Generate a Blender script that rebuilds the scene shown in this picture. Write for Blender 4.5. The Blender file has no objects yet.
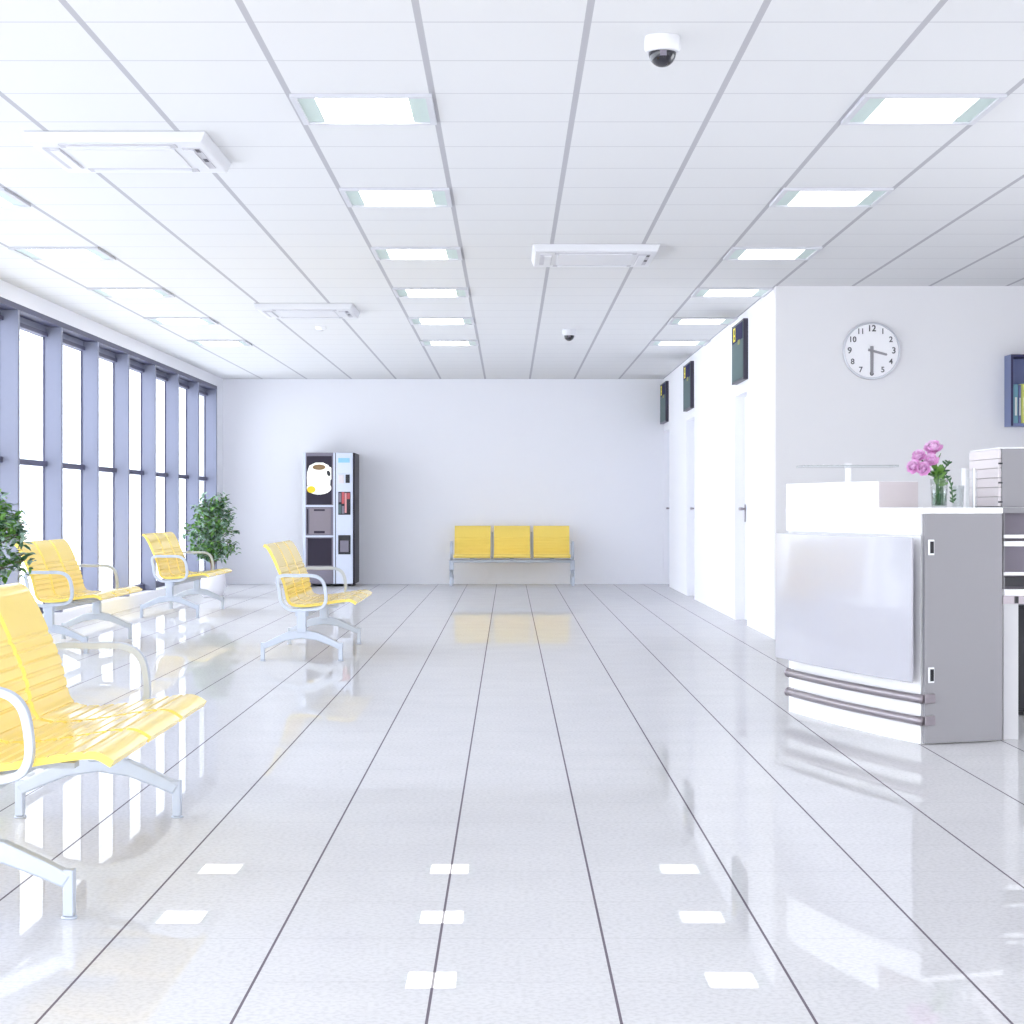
import bpy, bmesh, math, random
from mathutils import Vector, Matrix
random.seed(7)
scene = bpy.context.scene
COL = scene.collection
F = 1956.0            # focal length in pixels of the 1024 frame
CAMZ = 1.037
PI = math.pi

# ------------------------------------------------------------------ materials
def lin(c):
    return tuple(((v/12.92) if v <= 0.04045 else ((v+0.055)/1.055)**2.4) for v in [x/255.0 for x in c])

def mat(name, rgb, rough=0.5, metal=0.0, spec=0.5, coat=0.0, vary=0.03, scale=40.0, emit=None, estr=0.0):
    m = bpy.data.materials.new(name); m.use_nodes = True
    nt = m.node_tree; b = nt.nodes['Principled BSDF']
    c = lin(rgb)
    b.inputs['Roughness'].default_value = rough
    b.inputs['Metallic'].default_value = metal
    b.inputs['Specular IOR Level'].default_value = spec
    b.inputs['Coat Weight'].default_value = coat
    b.inputs['Coat Roughness'].default_value = 0.05
    tc = nt.nodes.new('ShaderNodeTexCoord')
    no = nt.nodes.new('ShaderNodeTexNoise'); no.inputs['Scale'].default_value = scale
    mx = nt.nodes.new('ShaderNodeMix'); mx.data_type = 'RGBA'
    mx.inputs[6].default_value = (*[v*(1-vary) for v in c], 1)
    mx.inputs[7].default_value = (*[min(1, v*(1+vary)) for v in c], 1)
    nt.links.new(tc.outputs['Object'], no.inputs['Vector'])
    nt.links.new(no.outputs['Fac'], mx.inputs[0])
    nt.links.new(mx.outputs[2], b.inputs['Base Color'])
    if emit:
        b.inputs['Emission Color'].default_value = (*lin(emit), 1)
        b.inputs['Emission Strength'].default_value = estr
    return m

def glass_mat(name, tint=(250, 252, 255), gloss=0.12):
    m = bpy.data.materials.new(name); m.use_nodes = True
    nt = m.node_tree; nt.nodes.clear()
    o = nt.nodes.new('ShaderNodeOutputMaterial'); mx = nt.nodes.new('ShaderNodeMixShader')
    t = nt.nodes.new('ShaderNodeBsdfTransparent'); g = nt.nodes.new('ShaderNodeBsdfGlossy')
    lw = nt.nodes.new('ShaderNodeLayerWeight'); lw.inputs['Blend'].default_value = gloss
    t.inputs['Color'].default_value = (*lin(tint), 1); g.inputs['Roughness'].default_value = 0.02
    nt.links.new(lw.outputs['Facing'], mx.inputs[0]); nt.links.new(t.outputs[0], mx.inputs[1])
    nt.links.new(g.outputs[0], mx.inputs[2]); nt.links.new(mx.outputs[0], o.inputs[0])
    return m

def mth(nt, op, a, b=None, clamp=False):
    n = nt.nodes.new('ShaderNodeMath'); n.operation = op; n.use_clamp = clamp
    for i, v in enumerate((a, b)):
        if v is None: continue
        if isinstance(v, (int, float)): n.inputs[i].default_value = v
        else: nt.links.new(v, n.inputs[i])
    return n.outputs[0]

def line_mask(nt, coord, phase, pitch, width):
    """1 on a joint of the given width centred on phase + k*pitch"""
    t = mth(nt, 'SUBTRACT', coord, phase - pitch/2)
    t = mth(nt, 'FLOORED_MODULO', t, pitch)
    t = mth(nt, 'ABSOLUTE', mth(nt, 'SUBTRACT', t, pitch/2))
    return mth(nt, 'LESS_THAN', t, width/2)

def floor_material():
    m = bpy.data.materials.new('polished_floor_tiles'); m.use_nodes = True
    nt = m.node_tree; nt.nodes.clear()
    o = nt.nodes.new('ShaderNodeOutputMaterial')
    geo = nt.nodes.new('ShaderNodeNewGeometry'); sep = nt.nodes.new('ShaderNodeSeparateXYZ')
    nt.links.new(geo.outputs['Position'], sep.inputs[0])
    n1 = nt.nodes.new('ShaderNodeTexNoise'); n1.inputs['Scale'].default_value = 75; n1.inputs['Detail'].default_value = 4
    n2 = nt.nodes.new('ShaderNodeTexNoise'); n2.inputs['Scale'].default_value = 3.0; n2.inputs['Detail'].default_value = 5
    for n in (n1, n2): nt.links.new(geo.outputs['Position'], n.inputs['Vector'])
    r1 = nt.nodes.new('ShaderNodeValToRGB')
    r1.color_ramp.elements[0].position = 0.36; r1.color_ramp.elements[0].color = (*lin((210, 209, 211)), 1)
    r1.color_ramp.elements[1].position = 0.56; r1.color_ramp.elements[1].color = (*lin((222, 221, 223)), 1)
    nt.links.new(n1.outputs['Fac'], r1.inputs[0])
    r2 = nt.nodes.new('ShaderNodeValToRGB')
    r2.color_ramp.elements[0].position = 0.3; r2.color_ramp.elements[0].color = (0.955, 0.955, 0.96, 1)
    r2.color_ramp.elements[1].position = 0.65; r2.color_ramp.elements[1].color = (1, 1, 1, 1)
    nt.links.new(n2.outputs['Fac'], r2.inputs[0])
    mu = nt.nodes.new('ShaderNodeMix'); mu.data_type = 'RGBA'; mu.blend_type = 'MULTIPLY'; mu.inputs[0].default_value = 1
    nt.links.new(r1.outputs[0], mu.inputs[6]); nt.links.new(r2.outputs[0], mu.inputs[7])
    lx = line_mask(nt, sep.outputs['X'], -0.166, 0.392, 0.0062)
    ly = line_mask(nt, sep.outputs['Y'], 4.27, 0.433, 0.005)
    ly = mth(nt, 'MULTIPLY', ly, 0.16)
    ms = mth(nt, 'MAXIMUM', lx, ly)
    mj = nt.nodes.new('ShaderNodeMix'); mj.data_type = 'RGBA'
    nt.links.new(ms, mj.inputs[0]); nt.links.new(mu.outputs[2], mj.inputs[6])
    mj.inputs[7].default_value = (*lin((110, 102, 111)), 1)
    d = nt.nodes.new('ShaderNodeBsdfDiffuse'); g = nt.nodes.new('ShaderNodeBsdfGlossy')
    g.inputs['Roughness'].default_value = 0.003
    nt.links.new(mj.outputs[2], d.inputs['Color'])
    mx = nt.nodes.new('ShaderNodeMixShader')
    lw = nt.nodes.new('ShaderNodeLayerWeight'); lw.inputs['Blend'].default_value = 0.5
    graze = mth(nt, 'POWER', lw.outputs['Facing'], 6.0)            # polished stone: clearer mirror at shallow angles
    graze = mth(nt, 'ADD', mth(nt, 'MULTIPLY', graze, 0.40), 0.15)
    fac = mth(nt, 'MULTIPLY', mth(nt, 'SUBTRACT', 1.0, mth(nt, 'MULTIPLY', lx, 0.75)), graze)
    nt.links.new(fac, mx.inputs[0]); nt.links.new(d.outputs[0], mx.inputs[1]); nt.links.new(g.outputs[0], mx.inputs[2])
    nt.links.new(mx.outputs[0], o.inputs[0])
    return m

def ceiling_material():
    m = bpy.data.materials.new('ceiling_tiles'); m.use_nodes = True
    nt = m.node_tree; b = nt.nodes['Principled BSDF']
    b.inputs['Roughness'].default_value = 0.9; b.inputs['Specular IOR Level'].default_value = 0.1
    geo = nt.nodes.new('ShaderNodeNewGeometry'); sep = nt.nodes.new('ShaderNodeSeparateXYZ')
    nt.links.new(geo.outputs['Position'], sep.inputs[0])
    lx = line_mask(nt, sep.outputs['X'], -0.32, 0.6, 0.026)
    ly = line_mask(nt, sep.outputs['Y'], 0.35, 0.6, 0.016)
    ly = mth(nt, 'MULTIPLY', ly, 0.5)
    ms = mth(nt, 'MAXIMUM', lx, ly)
    mj = nt.nodes.new('ShaderNodeMix'); mj.data_type = 'RGBA'
    nt.links.new(ms, mj.inputs[0])
    mj.inputs[6].default_value = (*lin((221, 221, 222)), 1); mj.inputs[7].default_value = (*lin((180, 179, 184)), 1)
    nt.links.new(mj.outputs[2], b.inputs['Base Color'])
    return m

M = {}
M['floor'] = floor_material()
M['ceiling'] = ceiling_material()
M['wall'] = mat('white_wall_paint', (245, 245, 249), 0.85, spec=0.15, vary=0.006, scale=3)
M['wall_grey'] = mat('soft_white_wall_paint', (230, 229, 231), 0.85, spec=0.15, vary=0.006, scale=3)
M['door'] = mat('white_door_lacquer', (236, 237, 246), 0.45, vary=0.006)
M['fin'] = mat('lilac_grey_aluminium', (132, 136, 157), 0.45, vary=0.02)
M['fin_dark'] = mat('dark_slate_frame', (72, 72, 100), 0.5, vary=0.03)
M['glass'] = glass_mat('window_glass')
M['clear'] = glass_mat('clear_glass', (250, 252, 252), 0.2)
M['yellow'] = mat('yellow_moulded_seat', (253, 223, 114), 0.13, spec=0.18, coat=0.0, vary=0.02)
M['bench_metal'] = mat('pale_satin_metal', (188, 195, 208), 0.38, metal=0.3, vary=0.02)
M['chrome'] = mat('brushed_steel', (156, 148, 154), 0.3, metal=0.8, vary=0.04)
M['white'] = mat('white_laminate', (252, 251, 252), 0.4, vary=0.004)
M['white_gloss'] = mat('white_gloss_plastic', (246, 246, 249), 0.25, vary=0.004)
M['panel'] = mat('frosted_lilac_panel', (184, 183, 192), 0.18, coat=0.25, vary=0.006)
M['grey_panel'] = mat('grey_laminate', (147, 145, 149), 0.6, vary=0.01)
M['mid_grey'] = mat('mid_grey_laminate', (122, 115, 127), 0.55, vary=0.02)
M['pink_grey'] = mat('warm_grey_board', (226, 218, 220), 0.6, vary=0.01)
M['plastic_grey'] = mat('off_white_plastic', (222, 222, 226), 0.4, vary=0.004)
M['desk_white'] = mat('off_white_desk_board', (208, 207, 210), 0.5, vary=0.006)
M['ledge_shade'] = mat('ledge_end_painted_shade', (206, 198, 200), 0.6, vary=0.01)  # shade of the unlit ledge end, painted as a warm grey
M['dark'] = mat('dark_plastic', (30, 28, 38), 0.4, vary=0.03)
M['black'] = mat('black_plastic', (22, 20, 28), 0.35, vary=0.03)
M['dome'] = mat('smoked_dome', (26, 24, 34), 0.12, coat=0.6, vary=0.03)
M['dark_purple'] = mat('dark_purple_grey_plastic', (50, 44, 58), 0.45, spec=0.25, vary=0.03)
M['machine_grey'] = mat('machine_grey', (126, 120, 134), 0.45, vary=0.03)
M['screen_grey'] = mat('screen_grey', (138, 128, 136), 0.3, vary=0.03)
M['silver'] = mat('silver_panel', (212, 218, 234), 0.4, metal=0.15, vary=0.01)
M['pale_blue'] = mat('pale_blue_label', (150, 204, 226), 0.5)
M['red'] = mat('red_print', (190, 84, 88), 0.5)
M['pink_print'] = mat('pale_red_print', (214, 150, 150), 0.5)
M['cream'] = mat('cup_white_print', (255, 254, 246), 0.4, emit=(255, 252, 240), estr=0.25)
M['coffee'] = mat('coffee_print', (142, 112, 74), 0.5)
M['lemon'] = mat('lemon_print', (246, 206, 40), 0.5)
M['navy'] = mat('navy_screen', (26, 28, 80), 0.6, spec=0.1, vary=0.05)
M['navy_dark'] = mat('dark_navy_case', (50, 46, 64), 0.4, vary=0.04)
M['teal_grey'] = mat('grey_green_screen', (98, 116, 118), 0.6, spec=0.1, vary=0.05)
M['sign_yellow'] = mat('yellow_digit', (232, 220, 36), 0.5, emit=(232, 220, 36), estr=0.25)
M['sign_olive'] = mat('olive_digit', (150, 154, 66), 0.5)
M['diffuser'] = mat('lamp_diffuser', (255, 255, 252), 0.5, emit=(255, 255, 250), estr=6.0)
M['diffuser_soft'] = mat('softer_lamp_diffuser', (255, 255, 252), 0.5, emit=(255, 255, 250), estr=1.7)
M['reflector'] = mat('pale_green_reflector', (184, 200, 196), 0.4, emit=(210, 228, 222), estr=0.08)
M['lamp_frame'] = mat('lamp_frame_white', (206, 206, 212), 0.6)
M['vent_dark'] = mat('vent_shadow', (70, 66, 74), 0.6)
M['vent_grey'] = mat('vent_grey', (196, 194, 200), 0.6)
M['pot'] = mat('white_ceramic', (232, 230, 236), 0.3, vary=0.02, scale=8)
M['soil'] = mat('dark_soil', (52, 42, 38), 0.9, vary=0.3, scale=60)
M['bark'] = mat('brown_bark', (120, 98, 84), 0.8, vary=0.2, scale=60)
M['leaf_a'] = mat('leaf_green', (100, 146, 62), 0.4, vary=0.2, scale=12)
M['leaf_b'] = mat('leaf_dark_green', (58, 96, 60), 0.4, vary=0.25, scale=12)
M['leaf_c'] = mat('leaf_pale_highlight', (144, 172, 154), 0.3, vary=0.2, scale=12)  # pale bluish foliage highlights, painted as a leaf colour
M['stem'] = mat('stem_green', (74, 112, 66), 0.5, vary=0.15)
M['petal'] = mat('pink_petal', (247, 212, 240), 0.75, vary=0.14, scale=30)
M['petal_deep'] = mat('deep_pink_petal', (232, 178, 222), 0.75, vary=0.14, scale=30)
M['water'] = glass_mat('vase_water', (200, 222, 206), 0.15)
M['clock_face'] = mat('clock_face_white', (244, 243, 246), 0.4, vary=0.004)
M['clock_rim'] = mat('clock_rim_silver', (206, 207, 214), 0.3, metal=0.4)
M['numeral'] = mat('numeral_grey', (88, 86, 92), 0.6)
M['hand'] = mat('hand_grey', (150, 147, 152), 0.5)
M['blue'] = mat('slate_blue_board', (108, 118, 166), 0.5, vary=0.02)
M['blue_dark'] = mat('dark_blue_edge', (34, 32, 78), 0.5)
M['blue_side'] = mat('light_blue_board', (106, 118, 160), 0.45, vary=0.02)
M['teal'] = mat('teal_binder', (104, 150, 166), 0.55, vary=0.06, scale=30)
M['violet'] = mat('violet_binder', (104, 110, 150), 0.55, vary=0.05)
M['olive'] = mat('yellow_green_binder', (196, 200, 104), 0.55, vary=0.08, scale=30)
M['paper'] = mat('paper_label', (214, 214, 206), 0.7)

# ------------------------------------------------------------------ mesh helpers
def obj(name, bm, m, parent=None, smooth=False, bevel=0.0, segs=2):
    bmesh.ops.recalc_face_normals(bm, faces=bm.faces[:])
    me = bpy.data.meshes.new(name); bm.to_mesh(me); bm.free()
    for x in (m if isinstance(m, (list, tuple)) else [m]): me.materials.append(x)
    o = bpy.data.objects.new(name, me); COL.objects.link(o)
    if smooth:
        for p in me.polygons: p.use_smooth = True
    if bevel > 0:
        b = o.modifiers.new('bevel', 'BEVEL'); b.width = bevel; b.segments = segs; b.limit_method = 'ANGLE'
        b.angle_limit = math.radians(40)
    if parent: o.parent = parent
    return o

def box(bm, x0, x1, y0, y1, z0, z1, mi=0):
    v = [bm.verts.new(p) for p in ((x0,y0,z0),(x1,y0,z0),(x1,y1,z0),(x0,y1,z0),(x0,y0,z1),(x1,y0,z1),(x1,y1,z1),(x0,y1,z1))]
    for f in ((0,3,2,1),(4,5,6,7),(0,1,5,4),(1,2,6,5),(2,3,7,6),(3,0,4,7)):
        bm.faces.new([v[i] for i in f]).material_index = mi
    return v

def B(*a):
    bm = bmesh.new(); box(bm, *a); return bm

def prism(bm, pts, axis, a, b, mi=0):
    """extrude a 2-D outline along an axis: pts (u,v); axis 'x': (a,u,v), 'y': (u,a,v), 'z': (u,v,a)"""
    def P(u, v, w): return {'x': (w,u,v), 'y': (u,w,v), 'z': (u,v,w)}[axis]
    A = [bm.verts.new(P(u,v,a)) for u,v in pts]; C = [bm.verts.new(P(u,v,b)) for u,v in pts]
    n = len(pts)
    bm.faces.new(A).material_index = mi; bm.faces.new(C[::-1]).material_index = mi
    for i in range(n):
        bm.faces.new((A[i], A[(i+1)%n], C[(i+1)%n], C[i])).material_index = mi

def lathe(bm, prof, seg=32, c=(0,0,0), mi=0):
    rings = []
    for r, z in prof:
        if r < 1e-6: rings.append([bm.verts.new((c[0], c[1], c[2]+z))])
        else: rings.append([bm.verts.new((c[0]+r*math.cos(2*PI*k/seg), c[1]+r*math.sin(2*PI*k/seg), c[2]+z)) for k in range(seg)])
    for a, b in zip(rings, rings[1:]):
        for k in range(seg):
            k2 = (k+1) % seg
            if len(a) == 1 and len(b) == 1: continue
            if len(a) == 1: f = (a[0], b[k2], b[k])
            elif len(b) == 1: f = (a[k], a[k2], b[0])
            else: f = (a[k], a[k2], b[k2], b[k])
            bm.faces.new(f).material_index = mi

def sweep(bm, path, prof, closed=False, up=None, caps=True, scale=None, mi=0):
    """sweep a closed 2-D profile (n, b) along a 3-D path"""
    path = [Vector(p) for p in path]; n = len(path); rings = []
    up0 = Vector(up) if up else None
    prev = None
    for i, p in enumerate(path):
        if closed: t = path[(i+1) % n] - path[i-1]
        else: t = path[min(i+1, n-1)] - path[max(i-1, 0)]
        t.normalize()
        if up0: b = up0.copy()
        else:
            b = prev if prev else (Vector((0,0,1)) if abs(t.z) < 0.9 else Vector((1,0,0)))
        b = (b - t*b.dot(t)).normalized(); prev = b
        nn = t.cross(b)
        s = scale[i] if scale else 1.0
        rings.append([bm.verts.new(p + nn*(u*s) + b*(v*s)) for u, v in prof])
    m = len(prof)
    for i in range(n if closed else n-1):
        a, b = rings[i], rings[(i+1) % n]
        for k in range(m): bm.faces.new((a[k], a[(k+1)%m], b[(k+1)%m], b[k])).material_index = mi
    if caps and not closed:
        bm.faces.new(rings[0][::-1]).material_index = mi; bm.faces.new(rings[-1]).material_index = mi

def circ(r, n=10, ry=None):
    return [(r*math.cos(2*PI*k/n), (ry or r)*math.sin(2*PI*k/n)) for k in range(n)]

def smooth_path(pts, sub=8, closed=False):
    P = [Vector(p) for p in pts]; out = []; n = len(P)
    for i in range(n if closed else n-1):
        g = lambda j: P[j % n] if closed else P[max(0, min(n-1, j))]
        p0, p1, p2, p3 = g(i-1), g(i), g(i+1), g(i+2)
        for k in range(sub):
            t = k/sub
            out.append(0.5*((2*p1)+(p2-p0)*t+(2*p0-5*p1+4*p2-p3)*t*t+(3*p1-p0-3*p2+p3)*t**3))
    if not closed: out.append(P[-1])
    return out

def thing(name, label, cat, loc=(0,0,0), rz=0, group=None):
    o = bpy.data.objects.new(name, None); COL.objects.link(o)
    o.empty_display_size = 0.1
    o.location = loc; o.rotation_euler = (0, 0, rz)
    o['label'] = label; o['category'] = cat
    if group: o['group'] = group
    return o

def tag(o, label, cat, group=None):
    o['label'] = label; o['category'] = cat
    if group: o['group'] = group
    return o

def struct(name, bm, m, label, cat, parent=None, **kw):
    o = obj(name, bm, m, parent, **kw)
    o['kind'] = 'structure'; o['label'] = label; o['category'] = cat
    return o

def dup(src, parent=None):
    c = src.copy(); COL.objects.link(c)
    if parent: c.parent = parent
    for ch in list(src.children): dup(ch, c)
    return c

def dup_thing(root, loc, rz, label):
    c = dup(root); c.location = loc; c.rotation_euler = (0, 0, rz); c['label'] = label
    return c

# ------------------------------------------------------------------ room shell
ZC = 2.76; XW = -3.85; YB = 26.33; XD = 2.08; YK = 15.25; Y0 = -2.0; XR = 5.5
struct('floor', B(-4.1, XR, Y0, YB+0.3, -0.1, 0.0), M['floor'], 'glossy pale speckled stone tile floor with long dark joints', 'floor')
struct('ceiling', B(-4.1, XR, Y0, YB+0.3, ZC, ZC+0.1), M['ceiling'], 'white suspended tile ceiling with grey grid joints', 'ceiling')
struct('wall_back', B(-4.1, 2.35, YB, YB+0.15, 0, ZC), M['wall'], 'white end wall behind the three-seat yellow bench', 'wall')
bm = bmesh.new()                                  # solid strip above and beside the glazing
box(bm, -4.1, XW, Y0, 25.80, 2.63, ZC); box(bm, -4.1, XW, 25.80, YB, 0, ZC); box(bm, -4.1, XW-0.01, Y0, 25.80, 0, 0.13)
struct('wall_left', bm, M['wall'], 'white wall strip framing the tall window row', 'wall')
DOORS = [(17.10, 18.00), (21.95, 22.85), (25.38, 26.30)]
bm = bmesh.new(); y = YK+0.13
DH = 2.05
for a, b in DOORS:
    box(bm, XD, XD+0.13, y, a, 0, ZC); box(bm, XD, XD+0.13, a, b, DH, ZC); y = b
box(bm, XD, XD+0.13, y, YB, 0, ZC)
struct('wall_right', bm, M['wall'], 'bright white side wall with three doors', 'wall')
struct('wall_front', B(XD, XR, YK, YK+0.13, 0, ZC), M['wall_grey'], 'white wall with the round clock behind the reception desk', 'wall')
bm = bmesh.new(); box(bm, XR, XR+0.1, Y0, 7.2, 0, ZC); box(bm, XR, XR+0.1, 10.0, YK+0.13, 0, ZC); box(bm, XR, XR+0.1, 7.2, 10.0, 2.5, ZC)  # unseen wall; its opening is added to brighten the reception side
struct('wall_side', bm, M['wall_grey'], 'unseen white wall beyond the reception area, with an opening added to let in light', 'wall')
bm = bmesh.new()
box(bm, XW, XD, YB-0.012, YB, 0, 0.07)
struct('baseboard_back', bm, M['wall'], 'thin white skirting along the end wall', 'baseboard')

POS = ['nearest', 'middle', 'farthest']
for i, (a, b) in enumerate(DOORS):
    d = struct('door_%d' % (i+1), B(XD+0.085, XD+0.125, a+0.002, b-0.002, 0.006, DH-0.002), M['door'],
               ['white flush door nearest the reception desk', 'white flush door in the middle of the side wall',
                'white flush door in the far corner beside the end wall'][i], 'door', bevel=0.002)
    bm = bmesh.new()
    hy = b - 0.10
    box(bm, XD+0.075, XD+0.085, hy-0.02, hy+0.02, 0.90, 1.06)
    box(bm, XD+0.045, XD+0.075, hy-0.009, hy+0.009, 1.01, 1.03)
    box(bm, XD+0.022, XD+0.045, hy-0.13, hy+0.012, 1.007, 1.033)
    h = obj('door_handle', bm, M['chrome'], d, bevel=0.003); h['label'] = 'grey lever handle'

# glazing, one window per bay
FIN = [15.40 + 1.485*k for k in range(-9, 8)]
first_window = None
for i in range(len(FIN)-1):
    ya, yb = FIN[i], FIN[i+1]
    if first_window is None:
        W = yb - ya
        w = obj('window_1', B(-0.18, -0.115, 0, W, 0.13, 0.20), M['fin_dark'])
        obj('head_frame', B(-0.18, -0.115, 0, W, 2.50, 2.535), M['fin_dark'], w)
        obj('head_infill', B(-0.165, -0.135, 0, W, 2.535, 2.6), M['fin'], w)
        obj('transom', B(-0.18, -0.120, 0, W, 1.385, 1.43), M['fin_dark'], w)
        bm = bmesh.new(); box(bm, -0.120, 0.0, 0, W, 2.585, 2.63); obj('head_beam', bm, M['fin_dark'], w)
        bm = bmesh.new(); box(bm, -0.146, 0.0, W-0.062, W-0.002, 0.13, 2.585)
        obj('mullion', bm, M['fin'], w, bevel=0.004)
        obj('gasket', B(-0.158, -0.142, W-0.066, W, 0.20, 2.50), M['fin_dark'], w)
        obj('pane', B(-0.153, -0.148, 0.0, W-0.066, 0.20, 1.385), M['glass'], w)
        obj('pane', B(-0.153, -0.148, 0.0, W-0.066, 1.43, 2.50), M['glass'], w)
        first_window = w
    else:
        w = dup(first_window); w.name = 'window_%d' % (i+1)
    w.location = (XW, ya, 0)
    w['kind'] = 'structure'; w['category'] = 'window'
    w['label'] = 'tall slate framed window bay in the left glazing, bay %d counted towards the end wall' % (i+1)

# ------------------------------------------------------------------ ceiling lights
def make_light():
    t = thing('ceiling_light', '', 'ceiling light', group='square recessed ceiling lights')
    bm = bmesh.new(); s = 0.297; f = 0.026; h = 0.015
    for a in ((-s, s, -s, -s+f), (-s, s, s-f, s), (-s, -s+f, -s+f, s-f), (s-f, s, -s+f, s-f)): box(bm, *a, -h, 0)
    obj('frame', bm, M['lamp_frame'], t)
    bm = bmesh.new(); e = s-f
    bm.free()
    obj('reflector', B(-e, -e*0.72, -e, e, -0.006, -0.001), M['reflector'], t)
    obj('reflector', B(e*0.72, e, -e, e, -0.006, -0.001), M['reflector'], t)
    obj('diffuser', B(-e*0.72, e*0.72, -e, e, -0.008, -0.001), M['diffuser'], t)
    return t
light0 = make_light(); used = False
ORD = ['nearest', 'second nearest', 'third nearest', 'fourth nearest', 'fifth nearest', 'farthest']
for X, row in ((-0.62, 'in the row left of the dome cameras'), (1.78, 'in the row beside the door wall'), (-3.02, 'in the row along the windows')):
    ys = [8.45 + 2.4*k for k in range(6)]
    if X < -3: ys = ys[1:]
    for k, yy in enumerate(ys):
        lab = 'glowing square ceiling light, %s %s' % ((ORD if X > -3 else ['nearest', 'second nearest', 'third nearest', 'fourth nearest', 'farthest'])[k], row)
        if not used: light0.location = (X, yy, ZC); light0['label'] = lab; used = True; continue
        c = dup_thing(light0, (X, yy, ZC), 0, lab)
        if X > 0:                                  # the lamps beside the doors burn softer
            for ch in c.children:
                if ch.name.startswith('diffuser'): ch.material_slots[0].link = 'OBJECT'; ch.material_slots[0].material = M['diffuser_soft']

# air conditioning cassettes
def make_cassette():
    t = thing('air_conditioner', '', 'air conditioner', group='ceiling cassette air conditioners')
    bm = bmesh.new(); s = 0.42
    prism(bm, [(-s, 0.0), (s, 0.0), (s-0.02, -0.05), (-s+0.02, -0.05)], 'y', -s, s)
    obj('panel', bm, M['plastic_grey'], t, bevel=0.006)
    bm = bmesh.new(); box(bm, -0.25, 0.25, -0.25, 0.25, -0.056, -0.049)
    obj('intake_grille', bm, M['plastic_grey'], t, bevel=0.003)
    for k in range(4):
        R = Matrix.Rotation(k*PI/2, 4, 'Z')
        bm = bmesh.new(); box(bm, 0.285, 0.365, -0.27, 0.27, -0.0535, -0.0495)
        bm.transform(R); v = obj('air_slot', bm, M['vent_grey'], t)
        bm = bmesh.new(); box(bm, 0.29, 0.335, -0.24, 0.24, -0.060, -0.053); bm.transform(R)
        obj('louvre', bm, M['plastic_grey'], v)
        for q0, q1 in ((-0.25, -0.17), (0.0, 0.08)):
            bm = B(0.342, 0.362, q0, q1, -0.0545, -0.053); bm.transform(R)
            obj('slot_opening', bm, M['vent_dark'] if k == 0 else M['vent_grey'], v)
    return t
c0 = make_cassette(); c0.location = (-1.81, 9.38, ZC); c0['label'] = 'large white ceiling air conditioner cassette nearest, at upper left'
dup_thing(c0, (0.573, 13.23, ZC), 0, 'white ceiling air conditioner cassette in the middle, between the two dome cameras')
dup_thing(c0, (-1.74, 16.95, ZC), 0, 'small looking white ceiling air conditioner cassette farthest, at left near the smoke detector')

# dome cameras
def make_camera():
    t = thing('security_camera', '', 'camera', group='dome security cameras')
    bm = bmesh.new(); lathe(bm, [(0, 0), (0.064, 0), (0.066, -0.012), (0.066, -0.045), (0.060, -0.056), (0.052, -0.058), (0, -0.058)], 36)
    obj('base', bm, M['plastic_grey'], t, smooth=True).modifiers.new('edge', 'EDGE_SPLIT')
    bm = bmesh.new(); lathe(bm, [(0.051*math.cos(a), -0.058-0.053*math.sin(a)) for a in [k*PI/2/10 for k in range(10)]] + [(0, -0.111)], 32)
    d = obj('dome', bm, M['dome'], t, smooth=True)
    bm = bmesh.new(); box(bm, -0.012, 0.012, -0.054, -0.030, -0.078, -0.060)
    obj('lens_window', bm, M['machine_grey'], d)
    return t
cam0 = make_camera(); cam0.location = (0.562, 7.17, ZC); cam0['label'] = 'white dome security camera with black bubble, large and near the top'
dup_thing(cam0, (0.585, 19.0, ZC), 0, 'tiny white dome security camera with black bubble, far one near the end wall')
t = thing('smoke_detector', 'tiny white smoke detector on the ceiling behind the farthest air conditioner', 'smoke detector', (-1.80, 18.7, ZC))
bm = bmesh.new(); lathe(bm, [(0, 0), (0.055, 0), (0.055, -0.018), (0.035, -0.035), (0, -0.036)], 24); obj('body', bm, M['white_gloss'], t)
bm = bmesh.new(); lathe(bm, [(0.0, -0.0365), (0.02, -0.0365), (0.02, -0.041), (0, -0.041)], 16); obj('sensor_cap', bm, M['vent_grey'], t)

# ------------------------------------------------------------------ waiting benches
PROF = [(-0.262, 0.778), (-0.235, 0.760), (-0.200, 0.700), (-0.160, 0.610), (-0.125, 0.525), (-0.108, 0.455), (-0.095, 0.405),
        (-0.062, 0.376), (0.0, 0.370), (0.10, 0.378), (0.20, 0.394), (0.28, 0.405), (0.325, 0.404), (0.362, 0.384)]
SM = smooth_path([(x, 0, z) for x, z in PROF], 14)
def shell(path, y0, y1, th, ribs):
    """curved ribbed seat shell; path in the x-z plane"""
    top, bot = [], []
    L = 0
    for i, p in enumerate(path):
        t = (path[min(i+1, len(path)-1)] - path[max(i-1, 0)]).normalized()
        n = Vector((t.z, 0, -t.x)) * -1
        if n.x < 0 and abs(n.x) > abs(n.z): n = -n
        if n.z < 0 and abs(n.z) >= abs(n.x): n = -n
        if i: L += (p - path[i-1]).length
        d = ribs(p, L)
        top.append(p + n*(th/2 - d)); bot.append(p - n*th/2)
    bm = bmesh.new()
    pts = [(v.x, v.z) for v in top] + [(v.x, v.z) for v in reversed(bot)]
    A = [bm.verts.new((u, y0, w)) for u, w in pts]; C = [bm.verts.new((u, y1, w)) for u, w in pts]
    n = len(top); m = len(pts)
    for i in range(m):
        bm.faces.new((A[i], A[(i+1) % m], C[(i+1) % m], C[i]))
    for S in (A, C):
        for i in range(n-1): bm.faces.new((S[i], S[i+1], S[m-2-i], S[m-1-i]))
    return bm
def rib_back(p, L):
    if p.z > 0.625: return 0.0
    k = (p.z - 0.40) / 0.036
    f = k - math.floor(k)
    return 0.005 if f < 0.22 else 0.0
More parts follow.
